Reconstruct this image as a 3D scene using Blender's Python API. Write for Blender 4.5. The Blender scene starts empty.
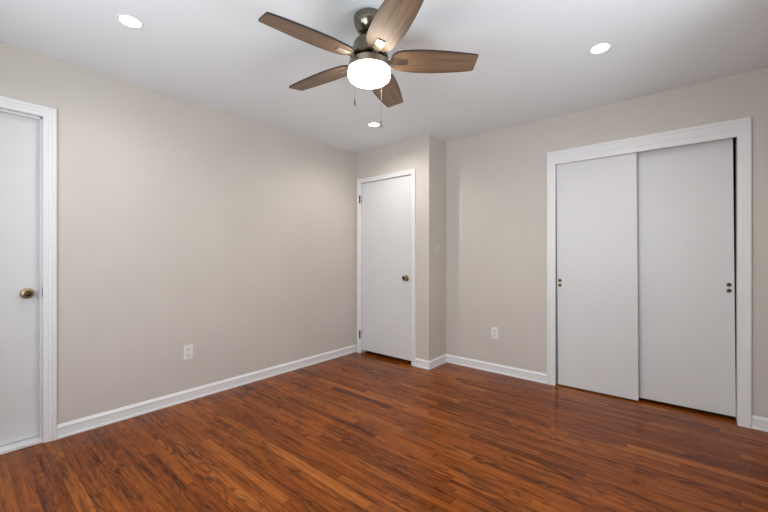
import bpy, bmesh, math, random
from mathutils import Vector, Matrix

scn = bpy.context.scene
COL = scn.collection
PI = math.pi
random.seed(4)

# ------------------------------------------------------------------ camera
CAMX, CAMY, CAMZ = 3.091, 0.0, 1.1747
YAW = math.radians(40.006)
cd = bpy.data.cameras.new('camera')
cd.sensor_width = 36.0
cd.lens = 36.0 * 357.34 / 768.0
cd.clip_start = 0.02
cam = bpy.data.objects.new('camera', cd)
cam.location = (CAMX, CAMY, CAMZ)
cam.rotation_euler = (PI / 2, 0, YAW)
COL.objects.link(cam)
scn.camera = cam

# ------------------------------------------------------------------ view, world, large lights
scn.view_settings.view_transform = 'Standard'
scn.view_settings.look = 'None'
scn.view_settings.gamma = 1.0
scn.view_settings.use_curve_mapping = False
scn.view_settings.exposure = 0.26
scn.cycles.use_denoising = True
scn.cycles.diffuse_bounces = 8
scn.cycles.max_bounces = 12
scn.cycles.sample_clamp_indirect = 6.0

SPOT_W = 15.5
GLOBE_E = 25.0
world = bpy.data.worlds.new('daylight')
scn.world = world
world.use_nodes = True
bg = world.node_tree.nodes['Background']
bg.inputs['Color'].default_value = (0.80, 0.90, 1.0, 1)
bg.inputs['Strength'].default_value = 1.0

# room dimensions (metres); x along the closet wall, y into the room
H = 2.44
XR = 3.56            # right wall
YN = -0.62           # wall behind the camera
YF = 3.139           # wall of the far door
YB = 3.486           # closet wall
XB = 1.066           # corner of the projecting wall
YE = 4.20            # end of the closet / hall behind


def area(name, loc, rot, sx, sy, watts, colr):
    l = bpy.data.lights.new(name, 'AREA')
    l.shape = 'RECTANGLE'
    l.size, l.size_y = sx, sy
    l.energy = watts
    l.color = colr
    o = bpy.data.objects.new(name, l)
    o.location = loc
    o.rotation_euler = rot
    COL.objects.link(o)
    return o


# daylight through assumed, unseen windows behind / beside the camera, sited for the light
WIN_N = (0.95, 2.75, 0.75, 2.12)     # x0, x1, z0, z1 in the wall behind the camera
WIN_R = (0.95, 2.15, 0.75, 2.12)     # y0, y1, z0, z1 in the right wall
area('daylight_near', ((WIN_N[0] + WIN_N[1]) / 2, YN - 0.16, 1.44), (-PI / 2 + PI, 0, 0), 1.8, 1.37, 44, (0.86, 0.935, 1.0))
area('daylight_right', (XR + 0.16, (WIN_R[0] + WIN_R[1]) / 2, 1.44), (PI / 2, 0, PI / 2), 1.2, 1.37, 12, (0.86, 0.935, 1.0))

# added fill lamps outside, aimed up through the windows to brighten the ceiling
area('ceiling_fill_near', ((WIN_N[0] + WIN_N[1]) / 2, YN - 0.95, 0.25), (math.radians(90 + 42), 0, 0), 2.4, 0.9, 30, (0.93, 0.965, 1.0))
area('ceiling_fill_right', (XR + 0.95, (WIN_R[0] + WIN_R[1]) / 2, 0.25), (math.radians(90 + 42), 0, PI / 2), 2.2, 0.9, 56, (0.93, 0.965, 1.0))


# ------------------------------------------------------------------ materials
class NT:
    def __init__(self, name):
        self.m = bpy.data.materials.new(name)
        self.m.use_nodes = True
        self.t = self.m.node_tree
        self.b = self.t.nodes['Principled BSDF']

    def n(self, typ, **kw):
        nd = self.t.nodes.new(typ)
        for k, v in kw.items():
            setattr(nd, k, v)
        return nd

    def l(self, a, b):
        self.t.links.new(a, b)

    def math(self, op, a, b=None, c=None, clamp=False):
        nd = self.n('ShaderNodeMath', operation=op)
        nd.use_clamp = clamp
        for i, v in enumerate((a, b, c)):
            if v is None:
                continue
            if isinstance(v, (int, float)):
                nd.inputs[i].default_value = v
            else:
                self.l(v, nd.inputs[i])
        return nd.outputs[0]

    def comb(self, x, y, z):
        nd = self.n('ShaderNodeCombineXYZ')
        for i, v in enumerate((x, y, z)):
            if isinstance(v, (int, float)):
                nd.inputs[i].default_value = v
            else:
                self.l(v, nd.inputs[i])
        return nd.outputs[0]

    def noise(self, vec, scale, detail=3.0, rough=0.5, dist=0.0):
        nd = self.n('ShaderNodeTexNoise')
        nd.inputs['Scale'].default_value = scale
        nd.inputs['Detail'].default_value = detail
        nd.inputs['Roughness'].default_value = rough
        nd.inputs['Distortion'].default_value = dist
        if vec is not None:
            self.l(vec, nd.inputs['Vector'])
        return nd.outputs['Fac']

    def ramp(self, fac, stops):
        nd = self.n('ShaderNodeValToRGB')
        e = nd.color_ramp.elements
        while len(e) < len(stops):
            e.new(0.5)
        for i, (p, c) in enumerate(stops):
            e[i].position = p
            e[i].color = (*c, 1) if len(c) == 3 else c
        self.l(fac, nd.inputs[0])
        return nd.outputs[0]

    def mix(self, fac, a, b, mode='MIX'):
        nd = self.n('ShaderNodeMix', data_type='RGBA', blend_type=mode)
        for sock, v in ((nd.inputs[0], fac), (nd.inputs[6], a), (nd.inputs[7], b)):
            if isinstance(v, (int, float)):
                sock.default_value = v
            elif isinstance(v, tuple):
                sock.default_value = (*v, 1)
            else:
                self.l(v, sock)
        return nd.outputs[2]

    def obj(self):
        return self.n('ShaderNodeTexCoord').outputs['Object']

    def bump(self, h, strength, dist=0.002):
        nd = self.n('ShaderNodeBump')
        nd.inputs['Strength'].default_value = strength
        nd.inputs['Distance'].default_value = dist
        self.l(h, nd.inputs['Height'])
        self.l(nd.outputs[0], self.b.inputs['Normal'])


def paint(name, colr, rough, bscale=260.0, bstr=0.08, var=0.02, spec=0.5):
    k = NT(name)
    v = k.obj()
    f = k.noise(v, 2.3, 3)
    c = k.ramp(f, [(0.3, tuple(x * (1 - var) for x in colr)), (0.7, tuple(min(1, x * (1 + var)) for x in colr))])
    k.l(c, k.b.inputs['Base Color'])
    k.b.inputs['Roughness'].default_value = rough
    k.b.inputs['Specular IOR Level'].default_value = spec
    k.bump(k.noise(v, bscale, 2), bstr, 0.001)
    return k.m


def metal(name, colr, rough, metallic=1.0):
    k = NT(name)
    f = k.noise(k.obj(), 90.0, 3)
    c = k.ramp(f, [(0.3, tuple(x * 0.9 for x in colr)), (0.7, tuple(min(1, x * 1.08) for x in colr))])
    k.l(c, k.b.inputs['Base Color'])
    k.b.inputs['Metallic'].default_value = metallic
    k.b.inputs['Roughness'].default_value = rough
    return k.m


def glow(name, colr, strength):
    k = NT(name)
    k.b.inputs['Base Color'].default_value = (0.9, 0.9, 0.88, 1)
    k.b.inputs['Emission Color'].default_value = (*colr, 1)
    k.b.inputs['Emission Strength'].default_value = strength
    k.b.inputs['Roughness'].default_value = 0.3
    return k.m


def floor_material():
    k = NT('oak_strip_floor')
    v = k.obj()
    sp = k.n('ShaderNodeSeparateXYZ')
    k.l(v, sp.inputs[0])
    x, y = sp.outputs[0], sp.outputs[1]
    W = 0.0572
    yr = k.math('DIVIDE', k.math('ADD', y, 20.01), W)
    row = k.math('FLOOR', yr)
    wn = k.n('ShaderNodeTexWhiteNoise', noise_dimensions='1D')
    k.l(row, wn.inputs['W'])
    r1 = wn.outputs['Value']
    ln = k.math('MULTIPLY_ADD', r1, 0.75, 0.85)            # boards per metre
    xs = k.math('ADD', k.math('MULTIPLY', x, ln), k.math('MULTIPLY', r1, 37.0))
    idx = k.math('FLOOR', xs)
    wn2 = k.n('ShaderNodeTexWhiteNoise', noise_dimensions='2D')
    k.l(k.comb(row, idx, 0.0), wn2.inputs['Vector'])
    rnd = wn2.outputs['Value']
    sc = k.n('ShaderNodeSeparateColor')
    k.l(wn2.outputs['Color'], sc.inputs[0])
    rnd2, rnd3 = sc.outputs[1], sc.outputs[2]
    # board tone
    base = k.ramp(rnd, [(0.0, (0.115, 0.028, 0.005)), (0.04, (0.190, 0.047, 0.0075)), (0.30, (0.238, 0.061, 0.0092)),
                        (0.70, (0.272, 0.073, 0.011)), (0.92, (0.305, 0.087, 0.014)), (1.0, (0.345, 0.107, 0.021))])
    # cathedral grain: contour lines of a stretched noise, different per board
    gx = k.math('MULTIPLY_ADD', rnd2, 61.0, k.math('MULTIPLY', x, 1.5))
    gy = k.math('MULTIPLY_ADD', rnd3, 43.0, k.math('MULTIPLY', y, 13.0))
    gn = k.noise(k.comb(gx, gy, k.math('MULTIPLY', rnd, 29.0)), 1.0, 2.0, 0.45, 0.25)
    rings = k.math('SINE', k.math('MULTIPLY', gn, 85.0))
    rings = k.math('POWER', k.math('MULTIPLY_ADD', rings, 0.5, 0.5), 2.2)
    amt = k.math('MULTIPLY_ADD', k.math('POWER', rnd3, 1.5), 0.60, 0.10)
    base = k.mix(k.math('MULTIPLY', rings, amt), base, (0.045, 0.010, 0.003))
    # streaks along the board
    st = k.noise(k.comb(k.math('MULTIPLY_ADD', rnd2, 17.0, k.math('MULTIPLY', x, 2.2)), k.math('MULTIPLY', y, 55.0), rnd), 1.0, 4.0, 0.62)
    stc = k.ramp(st, [(0.26, (0.40, 0.34, 0.30)), (0.46, (0.95, 0.93, 0.91)), (0.74, (1.34, 1.32, 1.28))])
    base = k.mix(1.0, base, stc, 'MULTIPLY')
    ls = k.noise(k.comb(k.math('MULTIPLY_ADD', rnd2, 31.0, k.math('MULTIPLY', x, 2.3)), k.math('MULTIPLY', y, 21.0), k.math('MULTIPLY', r1, 11.0)), 1.0, 3.0, 0.55)
    lsc = k.ramp(ls, [(0.30, (0.42, 0.39, 0.40)), (0.46, (0.96, 0.96, 0.96)), (0.70, (1.16, 1.16, 1.16))])
    base = k.mix(1.0, base, lsc, 'MULTIPLY')
    # pores
    po = k.noise(k.comb(k.math('MULTIPLY', x, 14.0), k.math('MULTIPLY', y, 420.0), 0.0), 1.0, 2.0, 0.6)
    poc = k.ramp(po, [(0.36, (0.62, 0.55, 0.50)), (0.50, (1, 1, 1))])
    base = k.mix(0.75, base, poc, 'MULTIPLY')
    # occasional knots / dark mineral marks
    kn = k.noise(k.comb(k.math('MULTIPLY', x, 5.0), k.math('MULTIPLY', y, 19.0), 4.0), 1.0, 2.0, 0.6)
    knf = k.ramp(kn, [(0.62, (0, 0, 0)), (0.76, (0.75, 0.75, 0.75))])
    base = k.mix(knf, base, (0.030, 0.010, 0.004))
    # seams between boards
    fy = k.math('FRACT', yr)
    ey = k.math('MINIMUM', fy, k.math('SUBTRACT', 1.0, fy))
    gy2 = k.math('LESS_THAN', ey, 0.016)
    fx = k.math('FRACT', xs)
    ex = k.math('MINIMUM', fx, k.math('SUBTRACT', 1.0, fx))
    gx2 = k.math('LESS_THAN', ex, 0.0018)
    gap = k.math('MAXIMUM', gy2, gx2)
    base = k.mix(k.math('MULTIPLY', gap, 0.5), base, (0.025, 0.008, 0.004))
    k.l(base, k.b.inputs['Base Color'])
    rr = k.noise(v, 3.0, 3)
    k.l(k.math('MULTIPLY_ADD', rr, 0.06, 0.12), k.b.inputs['Roughness'])
    k.b.inputs['Specular IOR Level'].default_value = 0.13
    hgt = k.math('SUBTRACT', k.math('MULTIPLY', st, 0.35), gap)
    k.bump(hgt, 0.04, 0.001)
    return k.m


def blade_material():
    k = NT('weathered_wood_blade')
    v = k.obj()
    sp = k.n('ShaderNodeSeparateXYZ')
    k.l(v, sp.inputs[0])
    f = k.noise(k.comb(k.math('MULTIPLY', sp.outputs[0], 3.0), k.math('MULTIPLY', sp.outputs[1], 70.0), 0.0), 1.0, 4.0, 0.6)
    c = k.ramp(f, [(0.25, (0.098, 0.058, 0.034)), (0.5, (0.168, 0.106, 0.063)), (0.75, (0.250, 0.162, 0.100))])
    # burnished (darker rubbed) long edges
    ay = k.math('ABSOLUTE', sp.outputs[1])
    e = k.n('ShaderNodeMapRange', interpolation_type='SMOOTHSTEP')
    k.l(k.math('MULTIPLY_ADD', f, 0.016, ay), e.inputs[0])
    e.inputs[1].default_value, e.inputs[2].default_value = 0.058, 0.084
    c = k.mix(k.math('MULTIPLY', e.outputs[0], 0.55), c, (0.045, 0.026, 0.016))
    k.l(c, k.b.inputs['Base Color'])
    k.b.inputs['Roughness'].default_value = 0.45
    return k.m


M = {}
M['wall'] = paint('greige_wall_paint', (0.596, 0.556, 0.507), 0.62)
M['ceiling'] = paint('white_ceiling_paint', (0.80, 0.842, 0.868), 0.8, 180, 0.1, 0.01)
M['trim'] = paint('white_trim_paint', (0.78, 0.782, 0.79), 0.32, 60, 0.03, 0.01, 0.4)
M['door'] = paint('white_door_paint', (0.70, 0.70, 0.705), 0.36, 40, 0.03, 0.012, 0.32)
M['dark'] = paint('closet_interior_shade', (0.10, 0.09, 0.08), 0.9)  # shade of the unlit closet and hall put into the wall colour
M['floor'] = floor_material()
M['blade'] = blade_material()
M['blade_edge'] = paint('dark_blade_edge', (0.018, 0.013, 0.010), 0.6)
M['nickel'] = metal('brushed_nickel', (0.21, 0.185, 0.15), 0.22)
M['nickel_light'] = metal('polished_nickel', (0.42, 0.37, 0.30), 0.34)
M['black'] = metal('black_metal', (0.012, 0.012, 0.012), 0.4, 0.3)
M['brass'] = metal('aged_brass', (0.38, 0.28, 0.17), 0.33)
M['dark_brass'] = metal('dark_bronze', (0.085, 0.06, 0.038), 0.4)
M['hinge'] = metal('blackened_steel', (0.020, 0.016, 0.013), 0.6, 0.2)
M['plate'] = paint('white_outlet_plastic', (0.80, 0.79, 0.77), 0.35, 30, 0.0, 0.0)
M['plate_beige'] = paint('beige_switch_plastic', (0.64, 0.60, 0.56), 0.4, 30, 0.0, 0.0)
M['slot'] = paint('dark_slot', (0.20, 0.19, 0.18), 0.6, 30, 0.0, 0.0)
M['receptacle'] = paint('receptacle_plastic', (0.70, 0.69, 0.67), 0.4, 30, 0.0, 0.0)
M['globe'] = glow('lit_frosted_glass', (1.0, 0.90, 0.76), GLOBE_E)
M['lens'] = glow('lit_downlight_lens', (1.0, 0.97, 0.92), 14.0)


def glass_mat():
    k = NT('window_glass')
    out = k.t.nodes['Material Output']
    tr = k.n('ShaderNodeBsdfTransparent')
    gl = k.n('ShaderNodeBsdfGlossy')
    gl.inputs['Roughness'].default_value = 0.02
    mx = k.n('ShaderNodeMixShader')
    mx.inputs[0].default_value = 0.06
    k.l(tr.outputs[0], mx.inputs[1])
    k.l(gl.outputs[0], mx.inputs[2])
    k.l(mx.outputs[0], out.inputs['Surface'])
    return k.m


M['glass'] = glass_mat()


# ------------------------------------------------------------------ mesh helpers
def bx(bm, x0, x1, y0, y1, z0, z1, bev=0.0, seg=2):
    r = bmesh.ops.create_cube(bm, size=1.0)
    vs = r['verts']
    for v in vs:
        v.co = Vector(((x0 + x1) / 2 + v.co.x * (x1 - x0), (y0 + y1) / 2 + v.co.y * (y1 - y0), (z0 + z1) / 2 + v.co.z * (z1 - z0)))
    if bev > 0:
        es = list({e for v in vs for e in v.link_edges})
        bmesh.ops.bevel(bm, geom=es, offset=bev, segments=seg, profile=0.5, affect='EDGES')
    return vs


def lathe(bm, prof, cx=0, cy=0, seg=48, cap=False):
    """revolve (r, z) points about the z axis"""
    rings = []
    for r, z in prof:
        if r < 1e-6:
            rings.append([bm.verts.new((cx, cy, z))])
        else:
            rings.append([bm.verts.new((cx + r * math.cos(2 * PI * i / seg), cy + r * math.sin(2 * PI * i / seg), z)) for i in range(seg)])
    for a, b in zip(rings, rings[1:]):
        for i in range(seg):
            j = (i + 1) % seg
            if len(a) == 1 and len(b) == 1:
                continue
            if len(a) == 1:
                bm.faces.new((a[0], b[i], b[j]))
            elif len(b) == 1:
                bm.faces.new((a[i], b[0], a[j]))
            else:
                bm.faces.new((a[i], b[i], b[j], a[j]))
    bmesh.ops.recalc_face_normals(bm, faces=bm.faces)


def obj(name, bm, mat, parent=None, smooth=False, auto=None):
    me = bpy.data.meshes.new(name)
    bmesh.ops.recalc_face_normals(bm, faces=bm.faces)
    bm.to_mesh(me)
    bm.free()
    for m in (mat if isinstance(mat, (list, tuple)) else [mat]):
        me.materials.append(m)
    if smooth:
        for p in me.polygons:
            p.use_smooth = True
        if auto is not None:
            me.set_sharp_from_angle(angle=math.radians(auto))
    o = bpy.data.objects.new(name, me)
    COL.objects.link(o)
    if parent is not None:
        o.parent = parent
    return o


def box_obj(name, boxes, mat, parent=None, bev=0.0):
    bm = bmesh.new()
    for b in boxes:
        bx(bm, *b, bev)
    return obj(name, bm, mat, parent)


def tag(o, label, cat, group=None, kind=None):
    o['label'] = label
    o['category'] = cat
    if group:
        o['group'] = group
    if kind:
        o['kind'] = kind
    return o


def empty(name, loc=(0, 0, 0), rot=(0, 0, 0)):
    o = bpy.data.objects.new(name, None)
    o.empty_display_size = 0.1
    o.location = loc
    o.rotation_euler = rot
    COL.objects.link(o)
    return o


def copy_tree(o, parent=None):
    c = o.copy()
    COL.objects.link(c)
    if parent is not None:
        c.parent = parent
    for ch in list(o.children):
        copy_tree(ch, c)
    return c


def sweep(bm, path, closed_ends=True):
    """path: list of rings (each a list of 3-D points, same length) joined into a closed-profile bar"""
    rr = [[bm.verts.new(p) for p in ring] for ring in path]
    n = len(rr[0])
    for a, b in zip(rr, rr[1:]):
        for i in range(n):
            j = (i + 1) % n
            bm.faces.new((a[i], a[j], b[j], b[i]))
    if closed_ends:
        bm.faces.new(rr[0])
        bm.faces.new(list(reversed(rr[-1])))


# ------------------------------------------------------------------ structure
def struct(o, label, cat):
    return tag(o, label, cat, kind='structure')


T = 0.11
struct(box_obj('floor', [(-0.35, XR + T, YN - T, YE, -0.10, 0.0)], M['floor']), 'reddish brown oak strip floor with glossy finish', 'floor')
struct(box_obj('ceiling', [(-0.35, XR + T, YN - T, YE, H, H + 0.1)], M['ceiling']), 'flat white ceiling carrying the fan and recessed lights', 'ceiling')

# left wall with its door opening
D1 = (-0.42, 0.345, 2.055)          # y0, y1, top
struct(box_obj('wall_left', [(-T, 0, YN - T, D1[0], 0, H), (-T, 0, D1[1], YE, 0, H), (-T, 0, D1[0], D1[1], D1[2], H)], M['wall']),
       'long plain greige wall on the left of the room', 'wall')
# far wall with its door opening
D2 = (0.093, 0.850, 2.058)          # x0, x1, top
struct(box_obj('wall_far', [(0, D2[0], YF, YF + T, 0, H), (D2[1], XB, YF, YF + T, 0, H), (D2[0], D2[1], YF, YF + T, D2[2], H)], M['wall']),
       'short greige wall holding the white single door in the far corner', 'wall')
struct(box_obj('wall_return', [(XB - T, XB, YF + T, YE, 0, H)], M['wall']),
       'narrow shaded greige wall between far door and closet wall', 'wall')
# closet wall
CL = (2.197, 3.378, 2.048)          # x0, x1, top
struct(box_obj('wall_back', [(XB, CL[0], YB, YB + T, 0, H), (CL[1], XR + T, YB, YB + T, 0, H), (CL[0], CL[1], YB, YB + T, CL[2], H)], M['wall']),
       'greige wall around the white sliding closet doors', 'wall')
# walls behind and beside the camera, with assumed windows
a = WIN_N
struct(box_obj('wall_near', [(0, a[0], YN - T, YN, 0, H), (a[1], XR + T, YN - T, YN, 0, H), (a[0], a[1], YN - T, YN, 0, a[2]), (a[0], a[1], YN - T, YN, a[3], H)], M['wall']),
       'greige wall behind the camera with an assumed window', 'wall')
a = WIN_R
struct(box_obj('wall_right', [(XR, XR + T, YN, a[0], 0, H), (XR, XR + T, a[1], YB, 0, H), (XR, XR + T, a[0], a[1], 0, a[2]), (XR, XR + T, a[0], a[1], a[3], H)], M['wall']),
       'greige wall on the right outside the picture', 'wall')
# closet / hall shell behind the doors
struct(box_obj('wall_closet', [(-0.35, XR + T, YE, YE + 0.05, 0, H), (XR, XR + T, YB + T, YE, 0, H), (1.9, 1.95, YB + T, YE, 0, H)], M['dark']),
       'inside walls of the closet behind sliding doors, coloured dark for shade', 'wall')


def window(n, horizontal, p0, p1, z0, z1, face, sgn, label):
    """double-hung window set in a wall; face = inner wall plane, sgn = outward direction"""
    def B(bm, a0, a1, d0, d1, c0, c1, bev=0.003):
        lo, hi = sorted((face + sgn * d0, face + sgn * d1))
        if horizontal:
            bx(bm, a0, a1, lo, hi, c0, c1, bev)
        else:
            bx(bm, lo, hi, a0, a1, c0, c1, bev)
    w = empty('window_%d' % n)
    bm = bmesh.new()
    for (a0, a1, c0, c1) in ((p0, p0 + 0.03, z0, z1), (p1 - 0.03, p1, z0, z1), (p0 + 0.03, p1 - 0.03, z0, z0 + 0.03), (p0 + 0.03, p1 - 0.03, z1 - 0.03, z1)):
        B(bm, a0, a1, 0.0, T, c0, c1, 0.0)
    obj('window_frame', bm, M['trim'], w)
    bm = bmesh.new()
    cw = 0.075
    for (a0, a1, c0, c1) in ((p0 - cw, p0, z0 - cw, z1 + cw), (p1, p1 + cw, z0 - cw, z1 + cw), (p0, p1, z1, z1 + cw), (p0, p1, z0 - cw, z0)):
        B(bm, a0, a1, -0.018, -0.0005, c0, c1)
    obj('window_casing', bm, M['trim'], w)
    zm = (z0 + z1) / 2
    pm = (p0 + p1) / 2
    for (q0, q1) in ((p0 + 0.03, pm), (pm, p1 - 0.03)):
        for (c0, c1, d) in ((z0 + 0.03, zm + 0.02, 0.045), (zm - 0.02, z1 - 0.03, 0.075)):
            bm = bmesh.new()
            s = 0.035
            for (a0, a1, e0, e1) in ((q0, q0 + s, c0, c1), (q1 - s, q1, c0, c1), (q0 + s, q1 - s, c0, c0 + s), (q0 + s, q1 - s, c1 - s, c1)):
                B(bm, a0, a1, d, d + 0.028, e0, e1, 0.002)
            sa = obj('sash', bm, M['trim'], w)
            bm = bmesh.new()
            B(bm, q0 + s, q1 - s, d + 0.012, d + 0.016, c0 + s, c1 - s, 0.0)
            obj('pane', bm, M['glass'], sa)
    struct(w, label, 'window')


window(1, True, WIN_N[0], WIN_N[1], WIN_N[2], WIN_N[3], YN, -1, 'assumed, unseen white framed double window in the wall behind camera')
window(2, False, WIN_R[0], WIN_R[1], WIN_R[2], WIN_R[3], XR, 1, 'assumed, unseen white framed double window in the right wall')

# ---- casings (mitred, profiled boards round the three door openings)
PROFILE = [(0.0, 0.0), (0.0, 0.009), (0.005, 0.0115), (0.024, 0.0125), (0.027, 0.0145), (0.046, 0.0155), (0.049, 0.0185), (0.064, 0.0195), (0.069, 0.0165), (0.069, 0.0)]


def casing(name, to3, a0, a1, zt, w, wt, label, prof=PROFILE, wl=None):
    """to3(a, d, z): a along the wall, d out of the wall"""
    s = w / prof[-1][0]
    st = wt / prof[-1][0]
    sl = (wl if wl is not None else w) / prof[-1][0]
    bm = bmesh.new()
    rings = [[to3(a0 - u * sl, d + 0.0005, 0.0) for u, d in prof],
             [to3(a0 - u * sl, d + 0.0005, zt + u * st) for u, d in prof],
             [to3(a1 + u * s, d + 0.0005, zt + u * st) for u, d in prof],
             [to3(a1 + u * s, d + 0.0005, 0.0) for u, d in prof]]
    sweep(bm, rings)
    o = obj(name, bm, M['trim'])
    struct(o, label, 'door casing')
    return o


LFT = lambda a_, d, z: (d, a_, z)             # left wall: along y, out = +x
FAR = lambda a_, d, z: (a_, YF - d, z)        # far wall: along x, out = -y
BCK = lambda a_, d, z: (a_, YB - d, z)        # closet wall
RET = lambda a_, d, z: (XB + d, a_, z)        # return wall: along y, out = +x

t1 = casing('trim_1', LFT, D1[0] + 0.003, D1[1] - 0.003, D1[2] - 0.003, 0.064, 0.064, 'white moulded casing around the left door')
t2 = casing('trim_2', FAR, D2[0] + 0.003, D2[1] - 0.003, D2[2] - 0.003, 0.052, 0.050, 'white casing around the far corner door')
t3 = casing('trim_3', BCK, CL[0] + 0.002, CL[1] - 0.002, CL[2] - 0.003, 0.068, 0.079, 'wide white casing framing the sliding closet doors', wl=0.073)

# jambs
bm = bmesh.new()
J = 0.018
bx(bm, -T - 0.001, -0.0005, D1[1] - 0.0005, D1[1] + 0.01, 0, D1[2] + 0.01)
bx(bm, -T - 0.001, -0.0005, D1[0] - 0.01, D1[0] + 0.0005, 0, D1[2] + 0.01)
bx(bm, -T - 0.001, -0.0005, D1[0], D1[1], D1[2] - 0.0005, D1[2] + 0.01)
obj('jamb', bm, M['trim'], t1)
bm = bmesh.new()
bx(bm, -0.068, -0.036, D1[1] - 0.013, D1[1], 0.02, D1[2], 0.002)
bx(bm, -0.068, -0.036, D1[0], D1[0] + 0.013, 0.02, D1[2], 0.002)
bx(bm, -0.068, -0.036, D1[0], D1[1], D1[2] - 0.013, D1[2], 0.002)
obj('door_stop', bm, M['trim'], t1)
bm = bmesh.new()
bx(bm, -0.112, 0.006, D1[0] + 0.001, D1[1] - 0.001, 0.0005, 0.022, 0.004)
obj('threshold', bm, M['trim'], t1)

bm = bmesh.new()
bx(bm, D2[0] - 0.01, D2[0] + 0.0005, YF + 0.0005, YF + T, 0, D2[2] + 0.01)
bx(bm, D2[1] - 0.0005, D2[1] + 0.01, YF + 0.0005, YF + T, 0, D2[2] + 0.01)
bx(bm, D2[0], D2[1], YF + 0.0005, YF + T, D2[2] - 0.0005, D2[2] + 0.01)
obj('jamb', bm, M['trim'], t2)
bm = bmesh.new()
bx(bm, D2[0], D2[0] + 0.013, YF + 0.047, YF + 0.08, 0, D2[2], 0.002)
bx(bm, D2[1] - 0.013, D2[1], YF + 0.047, YF + 0.08, 0, D2[2], 0.002)
bx(bm, D2[0] + 0.013, D2[1] - 0.013, YF + 0.047, YF + 0.08, D2[2] - 0.013, D2[2], 0.002)
obj('door_stop', bm, M['trim'], t2)

bm = bmesh.new()
bx(bm, CL[0] - 0.01, CL[0] + 0.0005, YB + 0.0005, YB + T + 0.02, 0, CL[2] + 0.01)
bx(bm, CL[1] - 0.0005, CL[1] + 0.01, YB + 0.0005, YB + T + 0.02, 0, CL[2] + 0.01)
bx(bm, CL[0], CL[1], YB + 0.0005, YB + T + 0.02, CL[2] - 0.0005, CL[2] + 0.01)
obj('jamb', bm, M['trim'], t3)
bm = bmesh.new()
bx(bm, CL[0] + 0.001, CL[1] - 0.001, YB - 0.0085, YB + 0.012, 2.005, CL[2] + 0.004, 0.0015)
obj('fascia', bm, M['trim'], t3)

# ---- baseboards
BASE = [(0.0, 0.0), (0.016, 0.0), (0.016, 0.010), (0.0115, 0.017), (0.0105, 0.060), (0.0125, 0.066), (0.0115, 0.072), (0.0065, 0.080), (0.0035, 0.088), (0.0, 0.089)]


def baseboard(name, rings, label):
    bm = bmesh.new()
    sweep(bm, rings)
    struct(obj(name, bm, M['trim']), label, 'baseboard')


g = 0.0006
baseboard('baseboard_left', [[(d + g, D1[1] + 0.0615, z) for d, z in BASE], [(d + g, YF - 0.001, z) for d, z in BASE]],
          'white baseboard along the foot of the left wall')
baseboard('baseboard_far', [[(D2[1] + 0.0495, YF - d - g, z) for d, z in BASE], [(XB + d + g, YF - d - g, z) for d, z in BASE],
                            [(XB + d + g, YB - d - g, z) for d, z in BASE]],
          'short white baseboard wrapping the projecting wall corner')
baseboard('baseboard_back', [[(XB + d + 2 * g, YB - d - g, z) for d, z in BASE], [(CL[0] - 0.0718, YB - d - g, z) for d, z in BASE]],
          'white baseboard between projecting corner and closet casing')
baseboard('baseboard_back.001', [[(CL[1] + 0.0668, YB - d - g, z) for d, z in BASE], [(XR - 0.001, YB - d - g, z) for d, z in BASE]],
          'white baseboard stub right of the closet')
baseboard('baseboard_right', [[(XR - d - g, YN + 0.002, z) for d, z in BASE], [(XR - d - g, YB - 0.02, z) for d, z in BASE]],
          'white baseboard on the right wall outside the picture')
baseboard('baseboard_near', [[(0.002, YN + d + g, z) for d, z in BASE], [(XR - 0.02, YN + d + g, z) for d, z in BASE]],
          'white baseboard on the wall behind the camera')


# ------------------------------------------------------------------ hinged doors
def slab(x0, x1, y0, y1, z0, z1, bev=0.003):
    bm = bmesh.new()
    bx(bm, x0, x1, y0, y1, z0, z1, bev)
    return bm


def along(bm_fn, axis):
    """lathe built on z turned so that +z points along axis"""
    bm = bmesh.new()
    bm_fn(bm)
    q = Vector((0, 0, 1)).rotation_difference(Vector(axis))
    bmesh.ops.transform(bm, matrix=q.to_matrix().to_4x4(), verts=bm.verts)
    return bm


KNOB = [(0.010, 0.006), (0.0095, 0.022), (0.013, 0.028), (0.022, 0.034), (0.0275, 0.043), (0.0275, 0.050), (0.0245, 0.057), (0.0205, 0.0585), (0.0175, 0.0565), (0.0165, 0.0535), (0.0, 0.0530)]
ROSE = [(0.0, 0.0), (0.033, 0.0), (0.033, 0.003), (0.029, 0.007), (0.016, 0.009), (0.011, 0.010)]

# left door (opens away; knob on the right edge)
d1 = empty('door_1', (-0.070, D1[1] - 0.003, 0.0))
obj('door_leaf', slab(-0.036, -0.001, D1[0] - D1[1] + 0.006, 0.0, 0.026, D1[2] - 0.003), M['door'], d1)
kr = obj('door_knob', along(lambda b: lathe(b, [(r * 0.98, z) for r, z in KNOB], seg=36), (1, 0, 0)), M['brass'], d1, True, 40)
kr.location = (-0.001, -0.064, 0.940)
kr['label'] = 'dark aged brass knob'
rs = obj('rose', along(lambda b: lathe(b, ROSE, seg=36), (1, 0, 0)), M['brass'], kr, True, 40)
rs.location = (0, 0, 0)
rb = obj('knob_face', along(lambda b: lathe(b, [(0.0, 0.0580), (0.006, 0.0575), (0.0095, 0.0555), (0.0160, 0.0545), (0.0160, 0.0535)], seg=28), (1, 0, 0)), M['dark_brass'], kr, True, 40)
bm = bmesh.new()
bx(bm, -0.034, -0.0005, -0.0005, 0.0012, 0.915, 0.975)
lp = obj('latch_plate', bm, M['nickel'], d1)
bm = bmesh.new()
bx(bm, 0.020, 0.060, 0.0005, 0.0028, 0.915, 0.975)
sp_ = obj('strike_plate', bm, M['dark_brass'], t1)
sp_.location = (-0.092, D1[1] - 0.0036, 0)
struct(d1, 'flat white door with dark brass knob at left edge of photo', 'door')

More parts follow.
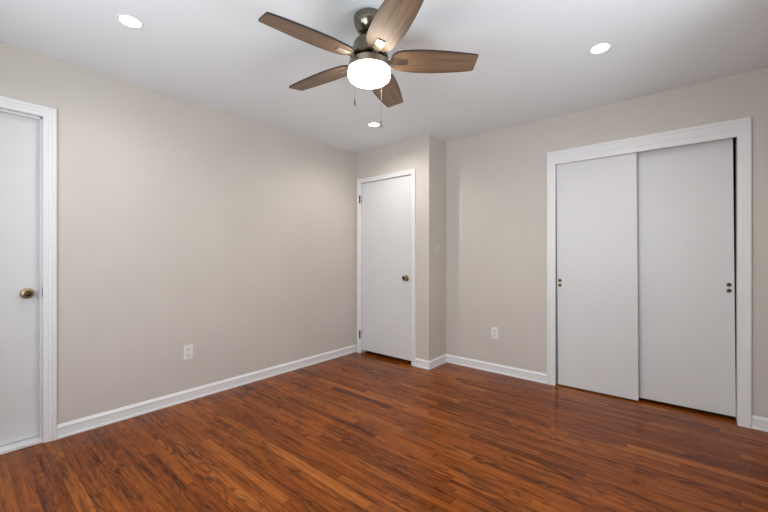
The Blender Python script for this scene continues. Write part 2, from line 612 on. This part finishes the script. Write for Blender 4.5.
# far door (opens into the room; hinges on the left, knob on the right)
d2 = empty('door_2', (D2[0] + 0.003, YF + 0.006, 0.0))
obj('door_leaf', slab(0.0, D2[1] - D2[0] - 0.007, 0.0, 0.035, 0.040, D2[2] - 0.005), M['door'], d2)
k2 = obj('door_knob', along(lambda b: lathe(b, KNOB, seg=36), (0, -1, 0)), M['brass'], d2, True, 40)
k2.location = (0.678, 0.0, 0.934)
k2['label'] = 'aged brass knob'
obj('rose', along(lambda b: lathe(b, ROSE, seg=36), (0, -1, 0)), M['brass'], k2, True, 40)
obj('knob_face', along(lambda b: lathe(b, [(0.0, 0.0580), (0.006, 0.0575), (0.0095, 0.0555), (0.0160, 0.0545), (0.0160, 0.0535)], seg=28), (0, -1, 0)), M['dark_brass'], k2, True, 40)
bm = bmesh.new()
bx(bm, 0.7455, 0.7525, -0.003, -0.0002, 0.905, 0.962)
obj('latch_plate', bm, M['dark_brass'], d2)
for hz in (1.861, 0.226):
    bm = bmesh.new()
    bx(bm, -0.003, 0.003, -0.0020, 0.0, hz - 0.044, hz + 0.044)
    hg = obj('hinge', bm, M['hinge'], d2)
    bm = bmesh.new()
    c0 = bmesh.ops.create_cone(bm, cap_ends=True, segments=16, radius1=0.0088, radius2=0.0088, depth=0.09)
    bmesh.ops.translate(bm, verts=bm.verts, vec=(-0.010, -0.0205, hz))
    lathe(bm, [(0.0, hz + 0.051), (0.0055, hz + 0.048), (0.0055, hz + 0.045)], -0.010, -0.0205, 16)
    lathe(bm, [(0.0, hz - 0.051), (0.0055, hz - 0.048), (0.0055, hz - 0.045)], -0.010, -0.0205, 16)
    obj('hinge_pin', bm, M['hinge'], hg, True, 40)
struct(d2, 'plain white door with brass knob in the far corner', 'door')


# ------------------------------------------------------------------ sliding closet doors
def closet_door(x0, x1, yface, z0, z1, pull_x, pull_z, tilt, label):
    e = empty('sliding_closet_door', (x0, yface, z0), (0, tilt, 0))
    bm = bmesh.new()
    bx(bm, 0, x1 - x0, 0, 0.034, 0, z1 - z0, 0.0025)
    obj('door_panel', bm, M['door'], e)
    for dz in (0.0215, -0.0215):
        c = obj('finger_pull', along(lambda b: lathe(b, [(0.0155, 0.0), (0.0155, 0.0022), (0.0125, 0.0030), (0.0105, 0.0012)], seg=28), (0, -1, 0)), M['brass'], e, True, 40)
        c.location = (pull_x - x0, 0.0, pull_z - z0 + dz)
        c['label'] = 'small round aged brass pull'
        obj('pull_cup', along(lambda b: lathe(b, [(0.0106, 0.0013), (0.006, 0.0008), (0.0, 0.0006)], seg=28), (0, -1, 0)), M['dark_brass'], c, True, 40)
    tag(e, label, 'closet door', 'sliding closet doors')
    return e


closet_door(2.2125, 2.812, YB + 0.018, 0.010, 2.040, 2.237, 0.932, math.radians(-0.35),
            'front sliding closet door on the left, flat white with two brass pulls')
closet_door(2.760, 3.3752, YB + 0.076, 0.022, 2.036, 3.347, 0.942, math.radians(-0.45),
            'rear sliding closet door on the right, set back behind the front one')


# ------------------------------------------------------------------ outlets and switch
def outlet(loc, rz, label):
    """built facing -y"""
    e = empty('wall_outlet', loc, (0, 0, rz))
    bm = bmesh.new()
    bx(bm, -0.0355, 0.0355, -0.006, -0.0006, -0.0585, 0.0585, 0.0025)
    obj('cover_plate', bm, M['plate'], e)
    for dz in (0.0235, -0.0235):
        bm = bmesh.new()
        lathe(bm, [(0.0, 0.0), (0.0165, 0.0), (0.0165, 0.0018), (0.0145, 0.0028), (0.0, 0.003)], seg=28)
        for v in bm.verts:
            v.co.y = max(-0.0135, min(0.0135, v.co.y))
        bmesh.ops.rotate(bm, verts=bm.verts, cent=(0, 0, 0), matrix=Matrix.Rotation(PI / 2, 3, 'X'))
        r = obj('receptacle', bm, M['receptacle'], e, True, 40)
        r.location = (0, -0.0058, dz)
        bm = bmesh.new()
        bx(bm, -0.0075, -0.0055, -0.0036, -0.0022, -0.002, 0.0065)
        bx(bm, 0.0055, 0.0075, -0.0036, -0.0022, -0.001, 0.006)
        bx(bm, -0.002, 0.002, -0.0036, -0.0022, -0.009, -0.005)
        obj('slots', bm, M['slot'], r)
    bm = along(lambda b: lathe(b, [(0.0032, 0.0), (0.0032, 0.0008), (0.0, 0.0014)], seg=14), (0, -1, 0))
    s = obj('screw', bm, M['nickel'], e, True, 40)
    s.location = (0, -0.0058, 0)
    tag(e, label, 'outlet', 'wall outlets')


outlet((0.0, 1.202, 0.393), PI / 2, 'white duplex outlet low on the long left wall')
outlet((1.629, YB, 0.397), 0.0, 'white duplex outlet on the back wall left of closet')

sw = empty('light_switch', (XB, 3.303, 1.250), (0, 0, PI / 2))
bm = bmesh.new()
bx(bm, -0.0355, 0.0355, -0.006, -0.0006, -0.0585, 0.0585, 0.0025)
obj('cover_plate', bm, M['plate_beige'], sw)
bm = bmesh.new()
bx(bm, -0.0055, 0.0055, -0.0075, -0.0055, -0.0125, 0.0125, 0.001)
bx(bm, -0.0045, 0.0045, -0.0165, -0.006, 0.000, 0.009, 0.0015)
obj('toggle', bm, M['plate_beige'], sw)
for dz in (0.030, -0.030):
    s = obj('screw', along(lambda b: lathe(b, [(0.0032, 0.0), (0.0032, 0.0008), (0.0, 0.0014)], seg=14), (0, -1, 0)), M['plate_beige'], sw, True, 40)
    s.location = (0, -0.0058, dz)
tag(sw, 'pale beige toggle light switch on the narrow shaded wall', 'light switch')


# ------------------------------------------------------------------ recessed lights
def downlight(x, y, watts, label):
    e = empty('recessed_light', (x, y, H))
    bm = bmesh.new()
    lathe(bm, [(0.047, -0.0020), (0.049, -0.0038), (0.054, -0.0034), (0.058, -0.0008), (0.047, -0.0008)], seg=48)
    obj('trim_ring', bm, M['trim'], e, True, 40)
    bm = bmesh.new()
    lathe(bm, [(0.0, -0.0030), (0.030, -0.0029), (0.0475, -0.0022), (0.0475, -0.0008), (0.0, -0.0008)], seg=48)
    obj('lens', bm, M['lens'], e, True, 40)
    l = bpy.data.lights.new('downlight_beam', 'SPOT')
    l.energy = watts
    l.color = (1.0, 0.95, 0.885)
    l.spot_size = math.radians(160)
    l.spot_blend = 0.75
    l.shadow_soft_size = 0.012
    lo = bpy.data.objects.new('downlight_beam', l)
    lo.location = (0, 0, -0.010)
    COL.objects.link(lo)
    lo.parent = e
    tag(e, label, 'ceiling light', 'recessed ceiling lights')


downlight(0.806, 0.597, SPOT_W * 0.85, 'lit round recessed light at upper left, nearest the left door')
downlight(0.806, 2.573, SPOT_W * 1.35, 'lit round recessed light below the fan, in front of the corner door')
downlight(2.700, 2.512, SPOT_W * 0.95, 'lit round recessed light at right, in front of the closet')

# ------------------------------------------------------------------ ceiling fan
s_, c_ = math.sin(YAW), math.cos(YAW)
FT, FL = 1.884, -0.0775
fx, fy = CAMX - s_ * FT + c_ * FL, CAMY + c_ * FT + s_ * FL
fan = empty('ceiling_fan', (fx, fy, H))
Z = lambda z: z - H

bm = bmesh.new()
lathe(bm, [(0.0, Z(2.4395)), (0.066, Z(2.4395)), (0.067, Z(2.431)), (0.080, Z(2.429)), (0.082, Z(2.425)), (0.0815, Z(2.408)), (0.077, Z(2.388)), (0.069, Z(2.369)),
           (0.056, Z(2.352)), (0.044, Z(2.343)), (0.036, Z(2.341)), (0.032, Z(2.344))], seg=56)
obj('canopy', bm, M['nickel'], fan, True, 35)
bm = bmesh.new()
lathe(bm, [(0.0, Z(2.372)), (0.022, Z(2.362)), (0.027, Z(2.348)), (0.020, Z(2.336)), (0.0135, Z(2.332)), (0.0135, Z(2.312)), (0.0, Z(2.312))], seg=32)
obj('downrod', bm, M['black'], fan, True, 35)
bm = bmesh.new()
lathe(bm, [(0.0, Z(2.326)), (0.024, Z(2.3255)), (0.045, Z(2.322)), (0.066, Z(2.313)), (0.080, Z(2.297)), (0.088, Z(2.274)), (0.090, Z(2.242)),
           (0.098, Z(2.229)), (0.100, Z(2.219)), (0.094, Z(2.212)), (0.0, Z(2.212))], seg=56)
obj('motor_housing', bm, M['nickel'], fan, True, 35)
bm = bmesh.new()
lathe(bm, [(0.0, Z(2.213)), (0.072, Z(2.213)), (0.072, Z(2.190)), (0.0, Z(2.190))], seg=48)
obj('flywheel', bm, M['black'], fan, True, 35)
bm = bmesh.new()
lathe(bm, [(0.0, Z(2.192)), (0.098, Z(2.192)), (0.106, Z(2.189)), (0.108, Z(2.182)), (0.108, Z(2.160)), (0.113, Z(2.157)), (0.113, Z(2.151)), (0.106, Z(2.150)), (0.0, Z(2.150))], seg=56)
obj('light_kit', bm, M['nickel_light'], fan, True, 35)
bm = bmesh.new()
lathe(bm, [(0.0, Z(2.1495)), (0.106, Z(2.1495)), (0.1095, Z(2.146)), (0.1115, Z(2.134)), (0.1110, Z(2.122)), (0.1060, Z(2.110)), (0.096, Z(2.101)),
           (0.080, Z(2.093)), (0.056, Z(2.087)), (0.028, Z(2.084)), (0.0, Z(2.083))], seg=56)
gl = obj('glass_globe', bm, M['globe'], fan, True, 60)
gl['label'] = 'lit frosted glass globe'


def blade_outline():
    """plan outline: x along the radius, +y = the raised edge"""
    P = []
    R0, R1 = 0.118, 0.575
    raised = [(0.122, 0.042), (0.138, 0.060), (0.170, 0.0715), (0.23, 0.0785), (0.30, 0.0800), (0.38, 0.0760), (0.46, 0.0685), (0.52, 0.0620), (0.556, 0.0575), (0.565, 0.0540), (0.5665, 0.048)]
    lower = [(0.5655, -0.046), (0.563, -0.052), (0.555, -0.0565), (0.50, -0.0655), (0.42, -0.0735), (0.33, -0.0785), (0.25, -0.0770), (0.18, -0.0690), (0.142, -0.059), (0.122, -0.040)]
    root = [(0.115, -0.018), (0.113, 0.0), (0.115, 0.018)]
    return raised + lower + root


blades = []
bm = bmesh.new()
ol = blade_outline()
TH = 0.0085
top = [bm.verts.new((x, y, TH)) for x, y in ol]
bot = [bm.verts.new((x, y, 0.0)) for x, y in ol]
n = len(ol)
bm.faces.new(list(reversed(top)))
bm.faces.new(bot)
for i in range(n):
    j = (i + 1) % n
    f = bm.faces.new((top[i], bot[i], bot[j], top[j]))
    f.material_index = 1
blade = obj('blade', bm, [M['blade'], M['blade_edge']], fan)
# blade iron: plate with two ribs under the blade, arm to the hub
bm = bmesh.new()
bx(bm, 0.122, 0.200, -0.021, 0.021, -0.0045, -0.0003, 0.0018)
for yy in (-0.011, 0.011):
    bx(bm, 0.124, 0.196, yy - 0.003, yy + 0.003, -0.0070, -0.0040, 0.001)
bx(bm, 0.064, 0.130, -0.014, 0.014, -0.0075, -0.0008, 0.002)
br = obj('blade_bracket', bm, M['nickel_light'], blade)
PITCH = 0.215
AZ0 = 0.0349 + YAW
blades = [blade]
for k in range(1, 5):
    blades.append(copy_tree(blade, fan))
for k, b in enumerate(blades):
    az = AZ0 + k * 2 * PI / 5
    # raised edge is on the right-hand side seen along the blade: local +y must map there
    m = Matrix.Rotation(az, 4, 'Z') @ Matrix.Rotation(PITCH, 4, 'X') @ Matrix.Scale(1, 4)
    xax = Vector((math.cos(az), math.sin(az), 0))
    rt = Vector((math.sin(az), -math.cos(az), 0))
    yax = rt * math.cos(PITCH) + Vector((0, 0, 1)) * math.sin(PITCH)
    zax = xax.cross(yax)
    # xax x rt points down, so flip: use a right-handed frame with mirrored outline handled by the mesh
    R = Matrix((xax, yax, zax)).transposed().to_4x4()
    R.translation = Vector((0, 0, Z(2.200)))
    b.matrix_local = R

# the frame above is right-handed with z pointing down: lay the mesh so its underside faces the room
for v in blade.data.vertices:
    v.co.z = -v.co.z
blade.data.flip_normals()
for v in br.data.vertices:
    v.co.z = -v.co.z
br.data.flip_normals()


def chain(dl, dt, zt, zb, label):
    """bead chain with a small fob; dl / dt are offsets from the fan axis"""
    ox, oy = -s_ * dt + c_ * dl, c_ * dt + s_ * dl
    bm = bmesh.new()
    z = zt
    while z > zb + 0.040:
        bmesh.ops.create_icosphere(bm, subdivisions=1, radius=0.0010, matrix=Matrix.Translation((ox, oy, Z(z))))
        z -= 0.0030
    lathe(bm, [(0.0007, Z(zt)), (0.0007, Z(zb + 0.036))], ox, oy, 6)
    r = math.hypot(ox, oy)
    # little horizontal outlet spout on the light kit
    ca, sa = ox / r, oy / r
    c = obj('pull_chain', bm, M['nickel'], fan, True, 40)
    bm = bmesh.new()
    bx(bm, 0.100, r + 0.003, -0.004, 0.004, -0.004, 0.004, 0.0015)
    bmesh.ops.rotate(bm, verts=bm.verts, cent=(0, 0, 0), matrix=Matrix.Rotation(math.atan2(oy, ox), 3, 'Z'))
    bmesh.ops.translate(bm, verts=bm.verts, vec=(0, 0, Z(zt + 0.003)))
    obj('chain_spout', bm, M['nickel'], c)
    bm = bmesh.new()
    lathe(bm, [(0.0, Z(zb + 0.040)), (0.0022, Z(zb + 0.038)), (0.0028, Z(zb + 0.022)), (0.0048, Z(zb + 0.013)), (0.0052, Z(zb + 0.006)), (0.0032, Z(zb + 0.001)), (0.0, Z(zb))], ox, oy, 16)
    obj('chain_fob', bm, M['nickel'], c, True, 40)


chain(-0.068, -0.100, 2.168, 1.922, '')
chain(0.062, 0.104, 2.168, 1.888, '')
tag(fan, 'brushed nickel ceiling fan with five wood blades and lit globe', 'ceiling fan')
